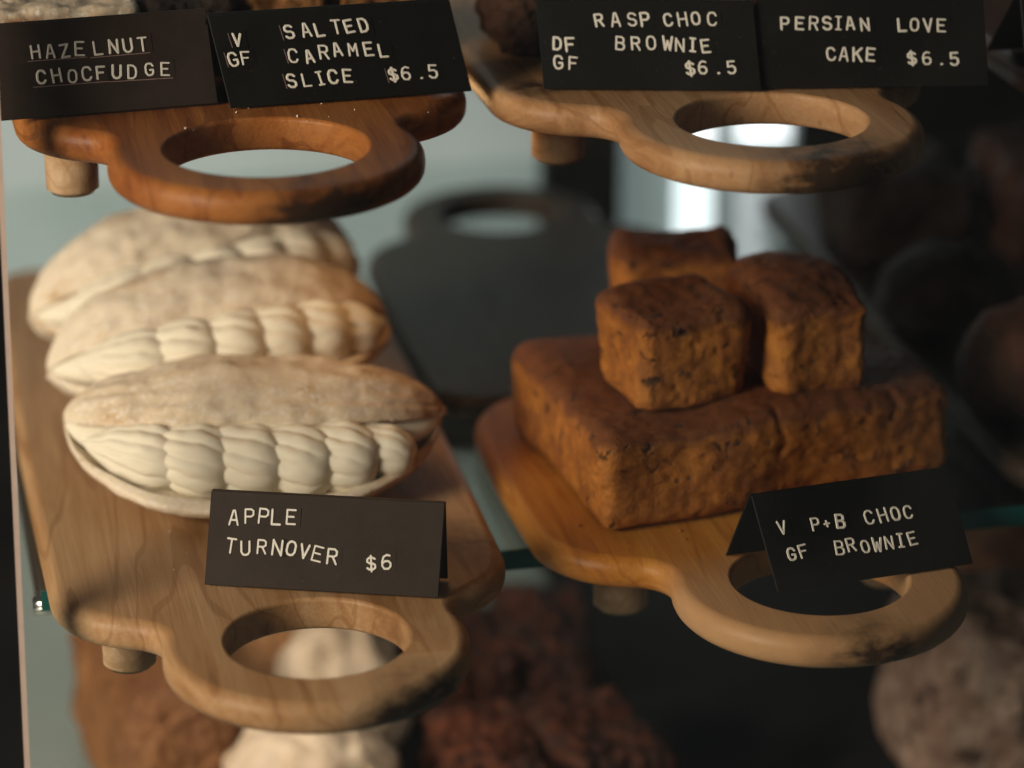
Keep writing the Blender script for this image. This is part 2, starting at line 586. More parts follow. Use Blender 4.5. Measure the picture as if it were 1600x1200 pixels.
def shell(name, P, z0, a, t_lip, t_body, mat, parent, seed, amp):
    cl = catmull(P, 7)
    n = len(cl)
    off = Vector((seed * 3.1, seed * 1.7, 0))
    rings = []
    U = 84
    for i in range(U + 1):
        u = -1 + 2 * i / U
        u = math.sin(u * math.pi / 2)
        s = max(.03, (1 - abs(u) ** 2.3) ** .55)
        wob = 1 + .05 * noise.noise(Vector((u * 3, seed, 0)))
        up_, dn = [], []
        for j in range(n):
            p = cl[j]
            q0, q1 = cl[max(0, j - 1)], cl[min(n - 1, j + 1)]
            tx, tz = q1[0] - q0[0], q1[1] - q0[1]
            ll = math.hypot(tx, tz) or 1
            nx, nz = -tz / ll, tx / ll
            v = j / (n - 1)
            th = (t_lip * math.sqrt(min(1, .25 + v * 9)) if v < .09 else t_lip + (t_body - t_lip) * min(1, (v - .09) * 5))
            th *= .45 + .55 * s
            base = Vector((a * u * (1 + .012 * noise.noise(Vector((v * 9, u * 4, seed)))), p[0] * s * wob, z0 + p[1] * s))
            nn = Vector((0, nx, nz))
            r1 = noise.fractal(Vector((base.x * 40, base.y * 130, base.z * 130)) + off, 1.0, 2.1, 4)
            r2 = noise.fractal(Vector((base.x * 160, base.y * 160, base.z * 160)) + off, .9, 2.0, 3)
            r1 += .35 * math.sin(v * 46 + 5 * noise.noise(Vector((base.x * 30, v * 4, seed))))
            up_.append(base + nn * (th + amp * (r1 * .9 + r2 * .55) * (.4 + .6 * s)))
            dn.append(base - nn * (th + amp * .5 * r2))
        rings.append(up_ + dn[::-1])
    vs, fs = loft(rings)
    o = mesh_py(name, vs, fs, mat, parent)
    o.modifiers.new('sub', 'SUBSURF').render_levels = 1
    return o


def cream_swirl(parent, p0, p1, rad, ridges, phase, squash=1.0):
    p0, p1 = Vector(p0), Vector(p1)
    ax = (p1 - p0)
    L = ax.length
    ax.normalize()
    sx = ax.cross(Vector((0, 0, 1))).normalized()
    sz = sx.cross(ax)
    N, K = 22, 144
    rings = []
    for i in range(N + 1):
        t = i / N
        r = rad * (max(.0, math.sin(math.pi * min(1, t * .97 + .03) ** .75)) ** .55) * (1.04 - .35 * t)
        r = max(r, rad * .05)
        ring = []
        for k in range(K):
            a = 2 * math.pi * k / K
            rd = 1 + (-.08 + .125 * abs(math.sin(ridges * .5 * a + phase + .9 * t)) ** .75) * min(1, 4 * t * (1.05 - t))
            c = p0 + ax * (L * t) + sx * (math.cos(a) * r * rd) + sz * (math.sin(a) * r * rd * squash)
            c += Vector((0, 0, .0010)) * noise.noise(c * 180)
            ring.append(c)
        rings.append(ring)
    vs, fs = loft(rings)
    mesh_py('cream_swirl', vs, fs, M['cream'], parent)


def sugar(parent, src, seed, n=420):
    rnd = random.Random(seed)
    me = src.data
    vs, fs = [], []
    cand = [p for p in me.polygons if p.normal.z > .15 and p.center.y < .03 and p.area > 1e-8]
    for _ in range(n):
        p = rnd.choice(cand)
        if noise.noise(p.center * 60 + Vector((seed, 0, 0))) < -.12: continue
        c = p.center + p.normal * .0004 + Vector((rnd.uniform(-1, 1), rnd.uniform(-1, 1), 0)) * .0008
        r = rnd.uniform(.00035, .0010)
        b = len(vs)
        for d_ in ((1, 0, 0), (-1, 0, 0), (0, 1, 0), (0, -1, 0), (0, 0, 1), (0, 0, -1)):
            vs.append(c + Vector(d_) * r * rnd.uniform(.6, 1.3))
        for f in ((0, 2, 4), (2, 1, 4), (1, 3, 4), (3, 0, 4), (2, 0, 5), (1, 2, 5), (3, 1, 5), (0, 3, 5)):
            fs.append(tuple(b + q for q in f))
    o = mesh_py('sugar_crumbs', vs, fs, M['sugar'], parent, False)
    o['kind'] = 'stuff'


def turnover(loc, rz, tilt, seed, label, scale=1.0, roll=0.0, puff=1.0):
    e = empty('apple_turnover', loc, 0)
    e.rotation_euler = (R(tilt), R(roll), R(rz))
    e.scale = (scale,) * 3
    tag(e, label, 'pastry', 'apple turnovers in a leaning row')
    a, z0 = .0735, .0245
    pm = pastry_mat('flaky_pastry', seed * 1.3, .88)
    lid = pastry_mat('browned_lid', seed * 1.3, .55 if seed < 1.5 else .85)
    k_ = puff
    up_ = shell('pastry_top', [(-.0265, .0060 * k_), (-.0240, .0118 * k_), (-.0100, .0190 * k_), (.010, .0180 * k_), (.031, .003), (.043, -.012)],
                z0, a, .0036, .0030, lid, e, seed, .0017)
    shell('pastry_base', [(-.0520, -.0160), (-.0475, -.0205), (-.026, -.0215), (.004, -.0215), (.030, -.0175), (.0405, -.013)],
          z0 + .0005, a * .995, .0034, .0026, pm, e, seed + 5, .0012)
    rings = []
    for i in range(41):
        u = -math.cos(math.pi * i / 40) * .985
        s = (1 - abs(u) ** 2.3) ** .55
        rings.append([Vector((a * u, (-.008 + .026 * math.cos(t)) * s, z0 + (-.006 + .006 * (k_ - 1) + (.0125 + .004 * (k_ - 1)) * math.sin(t)) * s))
                      for t in [2 * math.pi * q / 24 for q in range(24)]])
    vs, fs = loft(rings)
    mesh_py('cream_filling', vs, fs, M['cream'], e)
    for k, u in enumerate([-.58, -.33, -.07, .18, .41, .59]):
        s = (1 - abs(u) ** 2.3) ** .55
        x = a * u
        lift = .005 * (k_ - 1)
        p0 = (x + .018, -.0365 * s, z0 + (-.0085 + lift) * s)
        p1 = (x - .022, -.0255 * s, z0 + (-.0010 + lift) * s)
        cream_swirl(e, p0, p1, (.0150 + .003 * (k_ - 1)) * (.25 + .75 * s) * (.86 if k == 5 else 1), 12, seed + k * 1.1, 1.05)
    sugar(e, up_, int(seed), 1100)
    return e


turnover((.1425, 1.153, .0178), -9, 0, 1.0, 'front apple turnover filled with piped cream, right behind its card', 1.0)
turnover((.1390, 1.207, .0270), 7, -20, 2.0, 'middle apple turnover of the leaning row, cream showing above the front one', .96, -2, 1.75)
turnover((.1370, 1.262, .0350), 15, -20, 3.0, 'rearmost apple turnover of the leaning row, below the red-brown handle', .98, -3, 1.75)


# ------------------------------------------------------------------ crumbly baked things
def crumb_block(name, loc, size, rz, mat, label, cat, seed, cuts=34, rnd=5.0, amp=.0022, pit=.0016, group=None, taper=0.0,
                tilt=(0, 0), dome=0.0, lump=.004, lfreq=45, cracks=(), shear=0.0):
    """a cut piece: rounded box with uneven sides and pits; loc = centre of its base"""
    bm = bmesh.new()
    bmesh.ops.create_cube(bm, size=2)
    bmesh.ops.subdivide_edges(bm, edges=bm.edges[:], cuts=cuts, use_grid_fill=True)
    hx, hy, hz = size[0] / 2, size[1] / 2, size[2] / 2
    mn = min(hx, hy, hz)
    off = Vector((seed * 7.13, seed * 3.7, seed * 1.9))
    for v in bm.verts:
        c = v.co
        p = Vector((c.x * hx, c.y * hy, c.z * hz))
        rr = mn * 2 / rnd
        inner = Vector((max(-hx + rr, min(hx - rr, p.x)), max(-hy + rr, min(hy - rr, p.y)), max(-hz + rr, min(hz - rr, p.z))))
        dlt = p - inner
        nrm = dlt.normalized() if dlt.length > 1e-9 else Vector((0, 0, 1))
        p = inner + nrm * rr
        if dome: p.z += dome * (1 - c.x ** 2) * (1 - c.y ** 2) * (c.z > 0) * c.z
        k = 1 - taper * (c.z * .5 + .5)
        p.x *= k
        p.y *= k
        p.x += shear * p.y
        q = p + off
        big = noise.noise(q * lfreq) * lump
        mid = noise.fractal(q * 170, 1.0, 2.1, 4) * amp
        d0 = noise.voronoi(q * 150)[0][0]
        hole = max(0, .34 - d0) / .34 * (1 if noise.noise(q * 60 + Vector((9, 2, 5))) > -.05 else .2)
        f = .25 if c.z < -.97 else 1
        for xk in cracks:
            dx = p.x - xk - .006 * noise.noise(Vector((xk * 90, p.z * 60, p.y * 20))) - .002 * noise.noise(Vector((xk * 50, p.z * 260, p.y * 90)))
            hole += 2.2 * math.exp(-(dx / .0011) ** 2) * (1 if c.y < -.9 else .35) * max(0, .55 + noise.noise(Vector((xk * 70 + 3, p.z * 70, p.y * 70))))
        v.co = p + nrm * ((big + mid) * f - hole * pit * f) + Vector((0, 0, hz))
    o = mesh_bm(name, bm, mat, None)
    o.location = loc
    o.rotation_euler = (R(tilt[0]), R(tilt[1]), R(rz))
    tag(o, label, cat, group)
    return o


def bun(name, loc, size, mat, label, cat, seed, amp=.002, rz=0, group=None, power=2.4, freq=70):
    """a domed bun or cake standing on its flattened base"""
    bm = bmesh.new()
    bmesh.ops.create_icosphere(bm, subdivisions=5, radius=1)
    off = Vector((seed * 5.3, seed * 2.2, seed))
    for v in bm.verts:
        c = v.co.copy()
        l = (abs(c.x) ** power + abs(c.y) ** power + abs(c.z) ** power) ** (1 / power)
        c /= l
        z = c.z if c.z > 0 else c.z * .35
        p = Vector((c.x * size[0] / 2, c.y * size[1] / 2, (z + .35) / 1.35 * size[2]))
        nz = noise.fractal(p * freq + off, 1.0, 2.0, 4)
        v.co = p + v.co * nz * amp * (1 if c.z > -.5 else .1)
    o = mesh_bm(name, bm, mat, None)
    o.location = loc
    o.rotation_euler = (0, 0, R(rz))
    tag(o, label, cat, group)
    return o


bz = .0175
m_br2 = crumb('brownie_crumb', (.46, .175, .026), (.33, .112, .016), (.20, .062, .012), top=(.0335, (.105, .030, .010)), scale=1.7, spot_at=.36, fine=True)
G = 'brownies stacked on the orange board'
crumb_block('brownie', (.3310, 1.1405, bz), (.153, .116, .0365), 13, m_br2, 'big brownie slab at the bottom of the stack, cracked front behind its black card', 'brownie', 1,
            cuts=110, rnd=5.5, amp=.0006, pit=.0007, group=G, lump=.0050, lfreq=22, cracks=(-.012, .040, .066), shear=.14)
crumb_block('brownie', (.2995, 1.1165, .0540), (.0450, .043, .0395), 12, m_br2, 'front brownie square on top of the stack, nearest to the camera', 'brownie', 11,
            rnd=5.5, group=G, lump=.0050, pit=.0009, amp=.0007, lfreq=28, taper=-.07, cuts=50)
crumb_block('brownie', (.3545, 1.1250, .0540), (.039, .058, .0395), 3, m_br2, 'right-hand brownie square on top of the stack, cracked down its side', 'brownie', 12,
            rnd=5.5, group=G, lump=.0055, pit=.0009, amp=.0007, lfreq=28, taper=-.10, cuts=50)
crumb_block('brownie', (.3215, 1.1920, .0535), (.050, .040, .0375), -10, m_br2, 'rear brownie square at the top back of the stack', 'brownie', 13,
            rnd=5.5, group=G, lump=.0045, pit=.0008, amp=.0007, lfreq=28, cuts=44)

# upper left board: slices behind the cards
m_slice = crumb('nut_slice', (.36, .17, .06), (.25, .10, .03), (.20, .075, .02), scale=1.2, spot_at=.1, top=(.0245, (.60, .50, .38)), dust=.40)
m_choc = crumb('dark_chocolate', (.035, .016, .010), (.018, .009, .006), (.012, .006, .004), scale=1.1)
m_caramel = crumb('caramel_slice', (.40, .19, .055), (.30, .12, .03), (.16, .05, .02), scale=.8, spot_at=.08)
crumb_block('nut_slice', (.0670, 1.186, .1775), (.074, .040, .0275), 0, m_slice, 'brown slice dusted with white crumbs behind the hazelnut card', 'slice', 21, rnd=12, lump=.0015)
crumb_block('fudge_slice', (.1240, 1.190, .1775), (.034, .042, .0280), 2, m_choc, 'black chocolate fudge slice next to the dusted slice', 'slice', 22, rnd=9, lump=.0015)
crumb_block('caramel_slice', (.1620, 1.196, .1775), (.034, .040, .0270), -3, m_caramel, 'caramel slice behind the left end of the salted caramel card', 'slice', 23, rnd=9, lump=.0015)
crumb_block('caramel_slice', (.1990, 1.198, .1775), (.034, .040, .0250), 4, m_caramel, 'caramel slice behind the right end of the salted caramel card', 'slice', 24, rnd=9, lump=.0015)
# upper right board
m_rasp = crumb('raspberry_brownie', (.10, .042, .020), (.05, .02, .011), (.035, .012, .008), scale=1.0, spot_at=.25)
for i, (x, y, lab) in enumerate(((.2640, 1.182, 'dark brownie left of the raspberry brownie card'),
                                 (.3080, 1.180, 'dark brownie straight behind the raspberry brownie card'),
                                 (.3520, 1.176, 'dark cake piece behind the love cake card'))):
    crumb_block('dark_brownie', (x, y, .1775), (.041, .042, .034), 6 - 5 * i, m_rasp, lab, 'brownie', 31 + i, rnd=7, group='dark pieces on the upper right board')

# dim buns at the right, on the lower shelf
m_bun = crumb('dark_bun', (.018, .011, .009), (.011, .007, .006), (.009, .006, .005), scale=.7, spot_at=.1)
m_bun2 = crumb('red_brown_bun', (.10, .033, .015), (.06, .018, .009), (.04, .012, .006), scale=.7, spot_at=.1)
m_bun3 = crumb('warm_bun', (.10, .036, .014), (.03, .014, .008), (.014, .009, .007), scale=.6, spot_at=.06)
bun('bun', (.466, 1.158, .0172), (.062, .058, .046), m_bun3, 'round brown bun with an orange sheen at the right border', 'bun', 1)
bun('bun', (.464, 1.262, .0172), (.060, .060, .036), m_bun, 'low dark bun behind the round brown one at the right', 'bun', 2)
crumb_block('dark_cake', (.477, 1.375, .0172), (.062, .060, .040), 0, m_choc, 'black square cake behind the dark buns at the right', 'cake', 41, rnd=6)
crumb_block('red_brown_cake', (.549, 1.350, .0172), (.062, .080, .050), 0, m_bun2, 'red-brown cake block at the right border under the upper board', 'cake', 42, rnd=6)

# ------------------------------------------------------------------ bottom level of the case, far out of focus
FZ = -.1698
tr = empty('slate_tray', (0, 0, FZ))
tag(tr, 'large dark slate tray on the case floor right of the crumbly brownies', 'tray')
box('slab', (.322, 1.06, 0), (.640, 1.57, .008), M['slate'], tr, .002)
tr = empty('slate_tray', (0, 0, FZ))
tag(tr, 'dark slate tray on the case floor under the crumbly chocolate brownies', 'tray')
box('slab', (.206, 1.08, 0), (.318, 1.395, .008), M['slate'], tr, .002)

m_loaf = crumb('brown_loaf', (.30, .135, .045), (.17, .065, .020), (.11, .04, .014), scale=.5, spot_at=.1)
m_tan = crumb('tan_loaf', (.42, .24, .11), (.30, .15, .06), (.25, .11, .04), scale=.5, spot_at=.06)
m_white = crumb('dusted_pastry', (.70, .60, .48), (.50, .37, .25), (.58, .46, .34), scale=.5, spots=(.4, .28, .18), spot_at=.2, dust=.34)
m_pink = crumb('cocoa_dusted_cake', (.74, .55, .44), (.22, .12, .08), (.34, .20, .145), scale=.85, spots=(.10, .05, .035), spot_at=.5)
m_cb = crumb('crumbly_brownie', (.17, .045, .017), (.016, .006, .004), (.006, .004, .003), scale=.65, spot_at=.5)
crumb_block('loaf', (.1080, 1.262, FZ), (.052, .120, .066), 8, m_loaf, 'brown loaf on the case floor at the bottom left', 'loaf', 51, rnd=3.2, dome=.008)
crumb_block('loaf', (.1600, 1.325, FZ), (.050, .100, .056), 4, m_tan, 'tan loaf beside the brown one, mostly behind the turnover handle', 'loaf', 52, rnd=3.0, dome=.006)
bun('cream_puff', (.1660, 1.190, FZ), (.078, .066, .060), m_white, 'white dusted pastry at the bottom below the turnover handle', 'pastry', 5, amp=.005)
bun('cream_puff', (.1900, 1.265, FZ), (.056, .052, .072), m_white, 'pale puff seen through the hole of the turnover handle', 'pastry', 6, amp=.005)
for i, (x, y, z, rz, lab) in enumerate(((.247, 1.300, .0085, 5, 'rear left crumbly chocolate brownie on the slate tray'),
                                        (.291, 1.308, .0085, -8, 'rear right crumbly chocolate brownie on the slate tray'),
                                        (.243, 1.190, .0085, -4, 'front left crumbly chocolate brownie at the bottom border'),
                                        (.290, 1.196, .0085, 9, 'front right crumbly chocolate brownie at the bottom border'))):
    crumb_block('crumbly_brownie', (x, y, FZ + z), (.044, .070, .034), rz, m_cb, lab, 'brownie', 61 + i, rnd=8, amp=.0028, pit=.003, lump=.005,
                group='crumbly brownies on the bottom slate tray')
bun('dusted_cake', (.4650, 1.200, FZ), (.078, .085, .086), m_pink, 'tall rounded cake with pinkish dusting at the bottom right', 'cake', 8, amp=.003, power=4.0)
crumb_block('ginger_cake', (.530, 1.330, FZ), (.06, .06, .05), 10, m_loaf, 'small brown cake half hidden at the right border behind the dusted cake', 'cake', 71, rnd=5)

def crumbs(name, label, cx, cy, rx, ry, z, n, mat, seed, rmax=.0011):
    rnd = random.Random(seed)
    vs, fs = [], []
    for _ in range(n):
        a, q = rnd.uniform(0, 6.283), rnd.random() ** .6
        r = rmax * (.3 + .7 * rnd.random() ** 3)
        c = Vector((cx + rx * q * math.cos(a), cy + ry * q * math.sin(a), z + r * .4))
        b = len(vs)
        for d_ in ((1, 0, 0), (-1, 0, 0), (0, 1, 0), (0, -1, 0), (0, 0, 1), (0, 0, -.6)):
            vs.append(c + Vector(d_) * r * rnd.uniform(.6, 1.3))
        for f in ((0, 2, 4), (2, 1, 4), (1, 3, 4), (3, 0, 4), (2, 0, 5), (1, 2, 5), (3, 1, 5), (0, 3, 5)):
            fs.append(tuple(b + q_ for q_ in f))
    o = mesh_py(name, vs, fs, mat, None, False)
    tag(o, label, 'crumbs', kind='stuff')


crumbs('brownie_crumbs', 'fine brown crumbs around the brownie stack on the orange board', .300, 1.075, .055, .030, .0170, 45, m_br2, 3)
crumbs('pastry_flakes', 'pale pastry flakes on the tan board around the turnovers', .140, 1.105, .070, .050, .0170, 30, M['sugar'], 4, .0008)
crumbs('sugar_specks', 'white specks on the red-brown board in front of the cards', .150, 1.103, .060, .014, .1770, 10, M['sugar'], 5, .0008)

# ------------------------------------------------------------------ tent cards with embossed label tape
ST = {  # strokes on a 4 x 6 grid
    'A': [[(0, 0), (1.6, 6), (2.4, 6), (4, 0)], [(.8, 2), (3.2, 2)]],
    'B': [[(0, 0), (0, 6), (2.8, 6), (3.7, 5.3), (3.7, 3.9), (2.8, 3.2), (0, 3.2)], [(2.8, 3.2), (4, 2.4), (4, .8), (3, 0), (0, 0)]],
    'C': [[(4, 1.3), (3.2, .2), (2, 0), (.8, .3), (0, 1.6), (0, 4.4), (.8, 5.7), (2, 6), (3.2, 5.8), (4, 4.7)]],
    'D': [[(0, 0), (0, 6), (2.3, 6), (3.6, 5), (4, 3), (3.6, 1), (2.3, 0), (0, 0)]],
    'E': [[(4, 0), (0, 0), (0, 6), (4, 6)], [(0, 3.1), (3.2, 3.1)]],
    'F': [[(0, 0), (0, 6), (4, 6)], [(0, 3.1), (3.2, 3.1)]],
    'G': [[(4, 4.7), (3.2, 5.8), (2, 6), (.8, 5.7), (0, 4.4), (0, 1.6), (.8, .3), (2, 0), (3.4, .4), (4, 1.4), (4, 2.7), (2.4, 2.7)]],
    'H': [[(0, 0), (0, 6)], [(4, 0), (4, 6)], [(0, 3.1), (4, 3.1)]],
    'I': [[(2, 0), (2, 6)], [(.8, 0), (3.2, 0)], [(.8, 6), (3.2, 6)]],
    'K': [[(0, 0), (0, 6)], [(4, 6), (0, 2.6)], [(1.5, 3.8), (4, 0)]],
    'L': [[(0, 6), (0, 0), (3.8, 0)]],
    'M': [[(-.2, 0), (0, 6), (2, 2.4), (4, 6), (4.2, 0)]],
    'N': [[(0, 0), (0, 6), (4, 0), (4, 6)]],
    'O': [[(2, 0), (.8, .3), (0, 1.6), (0, 4.4), (.8, 5.7), (2, 6), (3.2, 5.7), (4, 4.4), (4, 1.6), (3.2, .3), (2, 0)]],
    'P': [[(0, 0), (0, 6), (2.9, 6), (3.9, 5.3), (3.9, 3.6), (2.9, 2.8), (0, 2.8)]],
    'R': [[(0, 0), (0, 6), (2.9, 6), (3.9, 5.3), (3.9, 3.7), (2.9, 3), (0, 3)], [(2.2, 3), (4, 0)]],
    'S': [[(0, 1), (1, .1), (2.8, 0), (3.9, .8), (3.9, 2.2), (2.9, 3), (1.1, 3.2), (.1, 4), (.2, 5.2), (1.2, 6), (2.9, 5.9), (3.9, 5.1)]],
    'T': [[(2, 0), (2, 6)], [(0, 6), (4, 6)]],
    'U': [[(0, 6), (0, 1.5), (.8, .3), (2, 0), (3.2, .3), (4, 1.5), (4, 6)]],
    'V': [[(0, 6), (2, 0), (4, 6)]],
    'W': [[(-.2, 6), (.8, 0), (2, 4), (3.2, 0), (4.2, 6)]],
    'Z': [[(0, 6), (4, 6), (0, 0), (4, 0)]],
    '6': [[(3.6, 5.6), (2.2, 6), (.7, 5.2), (0, 3.3), (0, 1.4), (.9, .1), (2.8, 0), (3.9, 1), (3.9, 2.4), (3, 3.3), (1.2, 3.3), (.1, 2.4)]],
    '5': [[(3.8, 6), (.4, 6), (.2, 3.4), (2.6, 3.7), (3.9, 2.8), (3.9, 1.1), (2.8, 0), (1, 0), (0, .8)]],
    '$': [[(0, 1.1), (1, .4), (2.8, .3), (3.9, 1), (3.9, 2.3), (2.9, 3), (1.1, 3.2), (.1, 3.9), (.2, 5), (1.2, 5.7), (2.9, 5.6), (3.9, 5)], [(2, -.5), (2, 6.5)]],
    '.': [[(1.8, 0), (2.2, .05)]],
    '+': [[(.7, 2.8), (3.3, 2.8)], [(2, 1.5), (2, 4.1)]],
}


def letter(ch, size, x, y, rot, parent, frame, wt=.00037):
    """raised strokes; frame(x, y, h) gives a local point on the card face, h above it"""
    k = size / 6
    cs, sn = math.cos(rot), math.sin(rot)
    vs, fs = [], []
    for ln in ST[ch]:
        for a, b in zip(ln[:-1], ln[1:]):
            ax, ay = (a[0] - 2) * k * .92, (a[1] - 3) * k
            bx, by = (b[0] - 2) * k * .92, (b[1] - 3) * k
            dx, dy = bx - ax, by - ay
            l = math.hypot(dx, dy)
            dx, dy = dx / l, dy / l
            # capsule prism per segment, bevelled top
            base, topr = [], []
            for c, a0 in (((bx, by), -math.pi / 2), ((ax, ay), math.pi / 2)):
                for i in range(7):
                    t = a0 + math.pi * i / 6
                    ux, uy = math.cos(t) * dx - math.sin(t) * dy, math.cos(t) * dy + math.sin(t) * dx
                    base.append((c[0] + ux * wt * 1.15, c[1] + uy * wt * 1.15))
                    topr.append((c[0] + ux * wt * .8, c[1] + uy * wt * .8))
            s = len(vs)
            n = len(base)
            jit = random.uniform(0, .00002)
            for (px, py) in base: vs.append(frame(x + px * cs - py * sn, y + px * sn + py * cs, .00030))
            for (px, py) in topr: vs.append(frame(x + px * cs - py * sn, y + px * sn + py * cs, .00060 + jit))
            for i in range(n): fs.append((s + i, s + (i + 1) % n, s + n + (i + 1) % n, s + n + i))
            fs.append(tuple(range(s + n, s + 2 * n)))
    mesh_py('letter', vs, fs, M['ink'], parent, smooth=False)


def tent_card(bl, br, lean, hgt, skew, words, mat, label, lsize=.0046, x_from=0.0, back_depth=.030, worn=False):
    bl, br = Vector(bl), Vector(br)
    e = (br - bl)
    W = e.length
    e.normalize()
    bk_ = Vector((0, 0, 1)).cross(e)
    up = Vector((0, 0, 1)) * math.cos(R(lean)) + bk_ * math.sin(R(lean))
    nr = e.cross(up)
    root = empty('place_card', bl + e * (W / 2))
    tag(root, label, 'place card', 'black tent cards with embossed labels')
    o = -e * (W / 2)

    def frame(x, y, h):
        return o + e * (x + skew * y) + up * y + nr * (h + .0005)

    th = .0005

    def slab(name, P):
        n = (P[1] - P[0]).cross(P[3] - P[0]).normalized() * th
        bm = bmesh.new()
        f = [bm.verts.new(p + n) for p in P]
        g = [bm.verts.new(p - n) for p in P]
        bm.faces.new(f)
        bm.faces.new(g[::-1])
        for i in range(4): bm.faces.new((f[i], g[i], g[(i + 1) % 4], f[(i + 1) % 4]))
        bmesh.ops.recalc_face_normals(bm, faces=bm.faces[:])
        bmesh.ops.bevel(bm, geom=bm.edges[:], offset=.00025, segments=1, affect='EDGES')
        return mesh_bm(name, bm, mat, root, False)

    z0 = Vector((0, 0, .0007))
    a = o + e * x_from + z0
    b = o + e * W + z0
    c = o + e * (W + skew * hgt) + up * hgt
    d_ = o + e * (x_from + skew * hgt) + up * hgt
    slab('front_panel', [a, b, c, d_])
    gap = bk_ * .0012
    zz = c.z
    back = bk_ * (back_depth) + Vector((0, 0, -zz + .0007))
    slab('back_panel', [d_ + gap, c + gap, c + gap + back, d_ + gap + back])
    for word, pts in words:
        pts = [(x / 1000, y / 1000) for x, y in pts]
        # back to un-skewed card coordinates
        pts = [(x - skew * y, y) for x, y in pts]
        x0, x1 = pts[0], pts[-1]
        ang = math.atan2(x1[1] - x0[1], x1[0] - x0[0]) if len(pts) > 1 and word != '$6.5' else 0
        hw = .0033
        P = [(x0[0] - .0034, x0[1] - hw), (x1[0] + .0034, x1[1] - hw if ang else x0[1] - hw), (x1[0] + .0034, (x1[1] if ang else x0[1]) + hw), (x0[0] - .0034, x0[1] + hw)]
        vs = [frame(x, y, .0) for x, y in P] + [frame(x, y, .00028) for x, y in P]
        mesh_py('label_tape', vs, [(0, 1, 2, 3), (4, 5, 6, 7), (0, 1, 5, 4), (1, 2, 6, 5), (2, 3, 7, 6), (3, 0, 4, 7)], mat, root, False)
        if worn == 'ticks':
            tx = P[0][0] + random.uniform(.0006, .0014)
            Q = [(tx, P[0][1] + .0005), (tx + .0002, P[0][1] + .0005), (tx - .0002, P[3][1] - .0006), (tx - .0004, P[3][1] - .0006)]
            vs = [frame(x, y, .0) for x, y in Q] + [frame(x, y, .00034) for x, y in Q]
            mesh_py('tape_edge', vs, [(0, 1, 2, 3), (4, 5, 6, 7), (0, 1, 5, 4), (1, 2, 6, 5), (2, 3, 7, 6), (3, 0, 4, 7)], M['tape_edge'], root, False)
        elif worn:
            Q = [(P[0][0], P[0][1] - .00016), (P[1][0] - .001, P[1][1] - .00016), (P[1][0] - .001, P[1][1] + .0001), (P[0][0], P[0][1] + .0001)]
            vs = [frame(x, y, .0) for x, y in Q] + [frame(x, y, .00034) for x, y in Q]
            mesh_py('tape_edge', vs, [(0, 1, 2, 3), (4, 5, 6, 7), (0, 1, 5, 4), (1, 2, 6, 5), (2, 3, 7, 6), (3, 0, 4, 7)], M['tape_edge'], root, False)
        for ch, (x, y) in zip(word, pts):
            letter(ch, lsize * random.uniform(.94, 1.06), x, y + random.uniform(-.00015, .00015), ang + R(random.uniform(-6, 6)), root, frame, .00037 * random.uniform(.86, 1.14))
    return root


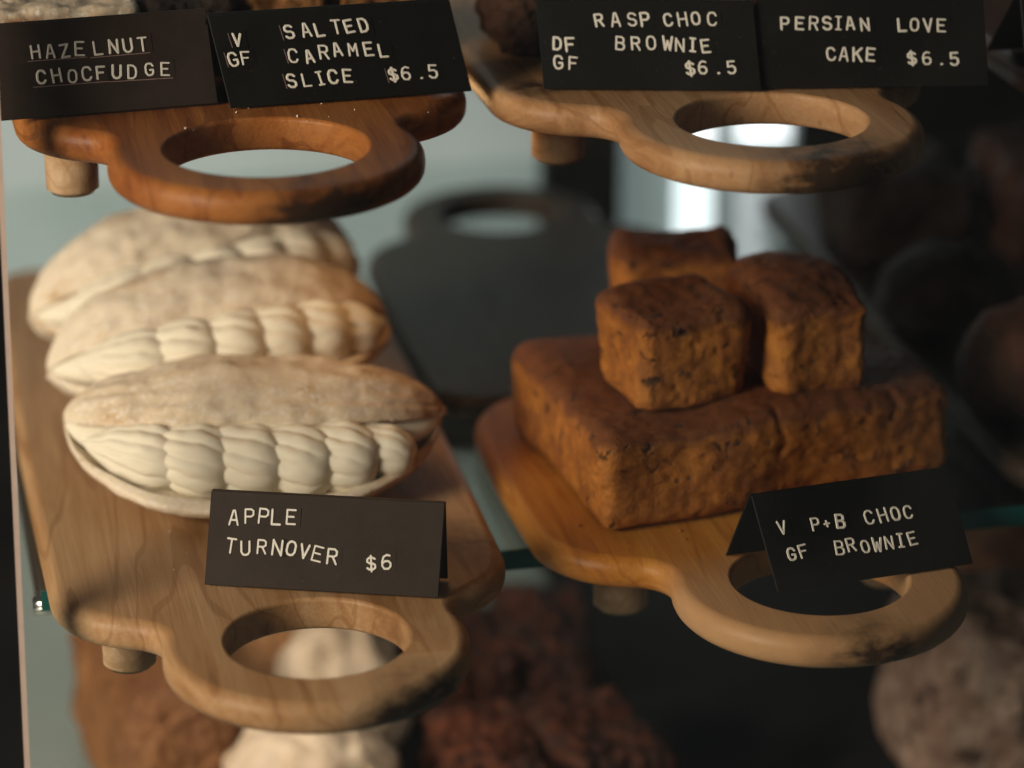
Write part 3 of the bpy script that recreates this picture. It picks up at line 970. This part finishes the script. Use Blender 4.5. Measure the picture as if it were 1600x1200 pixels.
CARDS = {
 'hazel': [('HAZE', [(29.4, 24.4), (34.7, 24.2), (39.9, 23.8), (45.3, 24.3)]), ('LNUT', [(52.0, 24.0), (57.6, 24.1), (62.8, 24.1), (68.2, 24.2)]), ('CHOCF', [(30.5, 15.0), (36.0, 15.1), (41.7, 14.6), (46.9, 15.1), (52.0, 15.0)]), ('UDGE', [(57.8, 14.8), (63.4, 14.5), (69.7, 14.7), (75.5, 14.4)])],
 'salted': [('SALTED', [(24.1, 26.7), (30.3, 27.0), (35.4, 26.9), (41.7, 27.4), (46.4, 27.4), (51.8, 27.4)]), ('CARAMEL', [(24.7, 18.0), (30.6, 17.5), (36.1, 18.7), (41.1, 19.2), (47.0, 18.8), (52.8, 18.7), (58.3, 17.6)]), ('SLICE', [(23.3, 9.0), (28.9, 9.0), (33.9, 9.1), (38.7, 9.3), (44.1, 9.3)]), ('$6.5', [(61.2, 8.5), (65.9, 8.8), (71.2, 8.9), (76.1, 8.9)]), ('V', [(4.8, 25.2)]), ('GF', [(2.6, 18.3), (7.3, 18.5)])],
 'rasp': [('RASP', [(20.2, 26.1), (26.3, 26.3), (32.4, 26.6), (37.2, 26.6)]), ('CHOC', [(45.7, 26.4), (51.0, 26.7), (55.9, 27.0), (61.9, 27.0)]), ('BROWNIE', [(28.1, 17.7), (33.8, 17.7), (39.5, 17.8), (45.6, 17.8), (50.1, 17.3), (54.9, 17.2), (59.6, 16.9)]), ('DF', [(4.9, 17.4), (9.6, 17.1)]), ('GF', [(5.3, 10.6), (10.8, 10.2)]), ('$6.5', [(54.0, 8.6), (58.6, 9.0), (64.2, 9.0), (69.2, 9.0)])],
 'persian': [('PERSIAN', [(8.6, 24.7), (14.1, 24.5), (19.3, 24.5), (24.3, 24.4), (28.5, 24.4), (32.8, 24.3), (38.3, 24.0)]), ('LOVE', [(52.2, 23.6), (56.8, 23.5), (61.8, 23.5), (66.8, 23.4)]), ('CAKE', [(25.5, 13.0), (30.3, 12.9), (35.4, 12.8), (40.3, 12.8)]), ('$6.5', [(55.6, 11.2), (61.1, 11.2), (66.6, 11.2), (71.4, 10.8)])],
 'apple': [('APPLE', [(9.7, 25.5), (15.4, 26.1), (20.6, 26.4), (25.3, 26.4), (30.7, 26.7)]), ('TURN', [(9.2, 15.3), (14.5, 14.7), (20.5, 15.4), (26.2, 15.5)]), ('OVER', [(31.3, 15.4), (36.2, 14.7), (41.0, 13.9), (46.4, 13.4)]), ('$6', [(60.7, 11.7), (66.2, 12.5)])],
 'pb': [('V', [(5.1, 23.7)]), ('P+B', [(18.2, 23.1), (22.6, 22.9), (28.0, 22.8)]), ('CHOC', [(39.4, 22.9), (44.9, 22.8), (50.0, 22.8), (55.0, 22.6)]), ('GF', [(7.3, 13.8), (12.0, 14.1)]), ('BROWNIE', [(26.2, 13.5), (30.8, 13.8), (36.3, 12.5), (41.1, 12.5), (45.8, 12.8), (50.5, 12.8), (55.2, 12.9)])],
}
ZU, ZL = .1772, .0172
tent_card((.0359, 1.1141, ZU), (.1291, 1.1221, ZU), 22, .0350, -.02, CARDS['hazel'], M['card_sheen'],
          'black card with painted brown sheen reading HAZELNUT CHOCFUDGE at the upper left', x_from=.0145, worn=True)
tent_card((.1326, 1.1145, ZU), (.2226, 1.1187, ZU), 22, .0350, -.15, CARDS['salted'], M['card_black'],
          'black card reading V GF SALTED CARAMEL SLICE $6.5', worn='ticks')
tent_card((.2492, 1.1157, ZU), (.3274, 1.0973, ZU), 22, .0335, -.10, CARDS['rasp'], M['card_black'],
          'black card reading DF GF RASP CHOC BROWNIE $6.5')
tent_card((.3286, 1.0997, ZU), (.4116, 1.0857, ZU), 22, .0343, -.05, CARDS['persian'], M['card_black'],
          'black card reading PERSIAN LOVE CAKE $6.5 at the upper right')
tent_card((.1104, 1.0537, ZL), (.1909, 1.0248, ZL), 22, .0348, .02, CARDS['apple'], M['card_sheen'],
          'black card with painted brown sheen reading APPLE TURNOVER $6 on the tan board', lsize=.0050, back_depth=.003)
tent_card((.3109, 1.0037, ZL), (.3883, 1.0136, ZL), 25, .0365, -.13, CARDS['pb'], M['card_black'],
          'black card reading V GF P+B CHOC BROWNIE before the brownie stack', back_depth=.020)
tent_card((.4280, 1.0900, ZU), (.5050, 1.0900, ZU), 22, .0343, 0, [], M['card_black'],
          'blank black card cut off by the upper right corner')

# ------------------------------------------------------------------ leaning front glass of the case
gp = bmesh.new()
k = .385
for (y, z) in ((.928 - .6 * k, -.6), (.928 + .6 * k, .6)):
    for x in (-.3, 1.1):
        for t in (0, .005):
            gp.verts.new((x, y - t, z))
gp.verts.ensure_lookup_table()
v = gp.verts
for f in ((0, 2, 6, 4), (1, 5, 7, 3), (0, 1, 3, 2), (4, 6, 7, 5), (0, 4, 5, 1), (2, 3, 7, 6)):
    gp.faces.new([v[i] for i in f])
bmesh.ops.recalc_face_normals(gp, faces=gp.faces[:])
g = mesh_bm('front_glass', gp, M['front_glass'], None, False)
tag(g, 'clear leaning front glass of the pastry case, faintly dusty', 'glass pane')
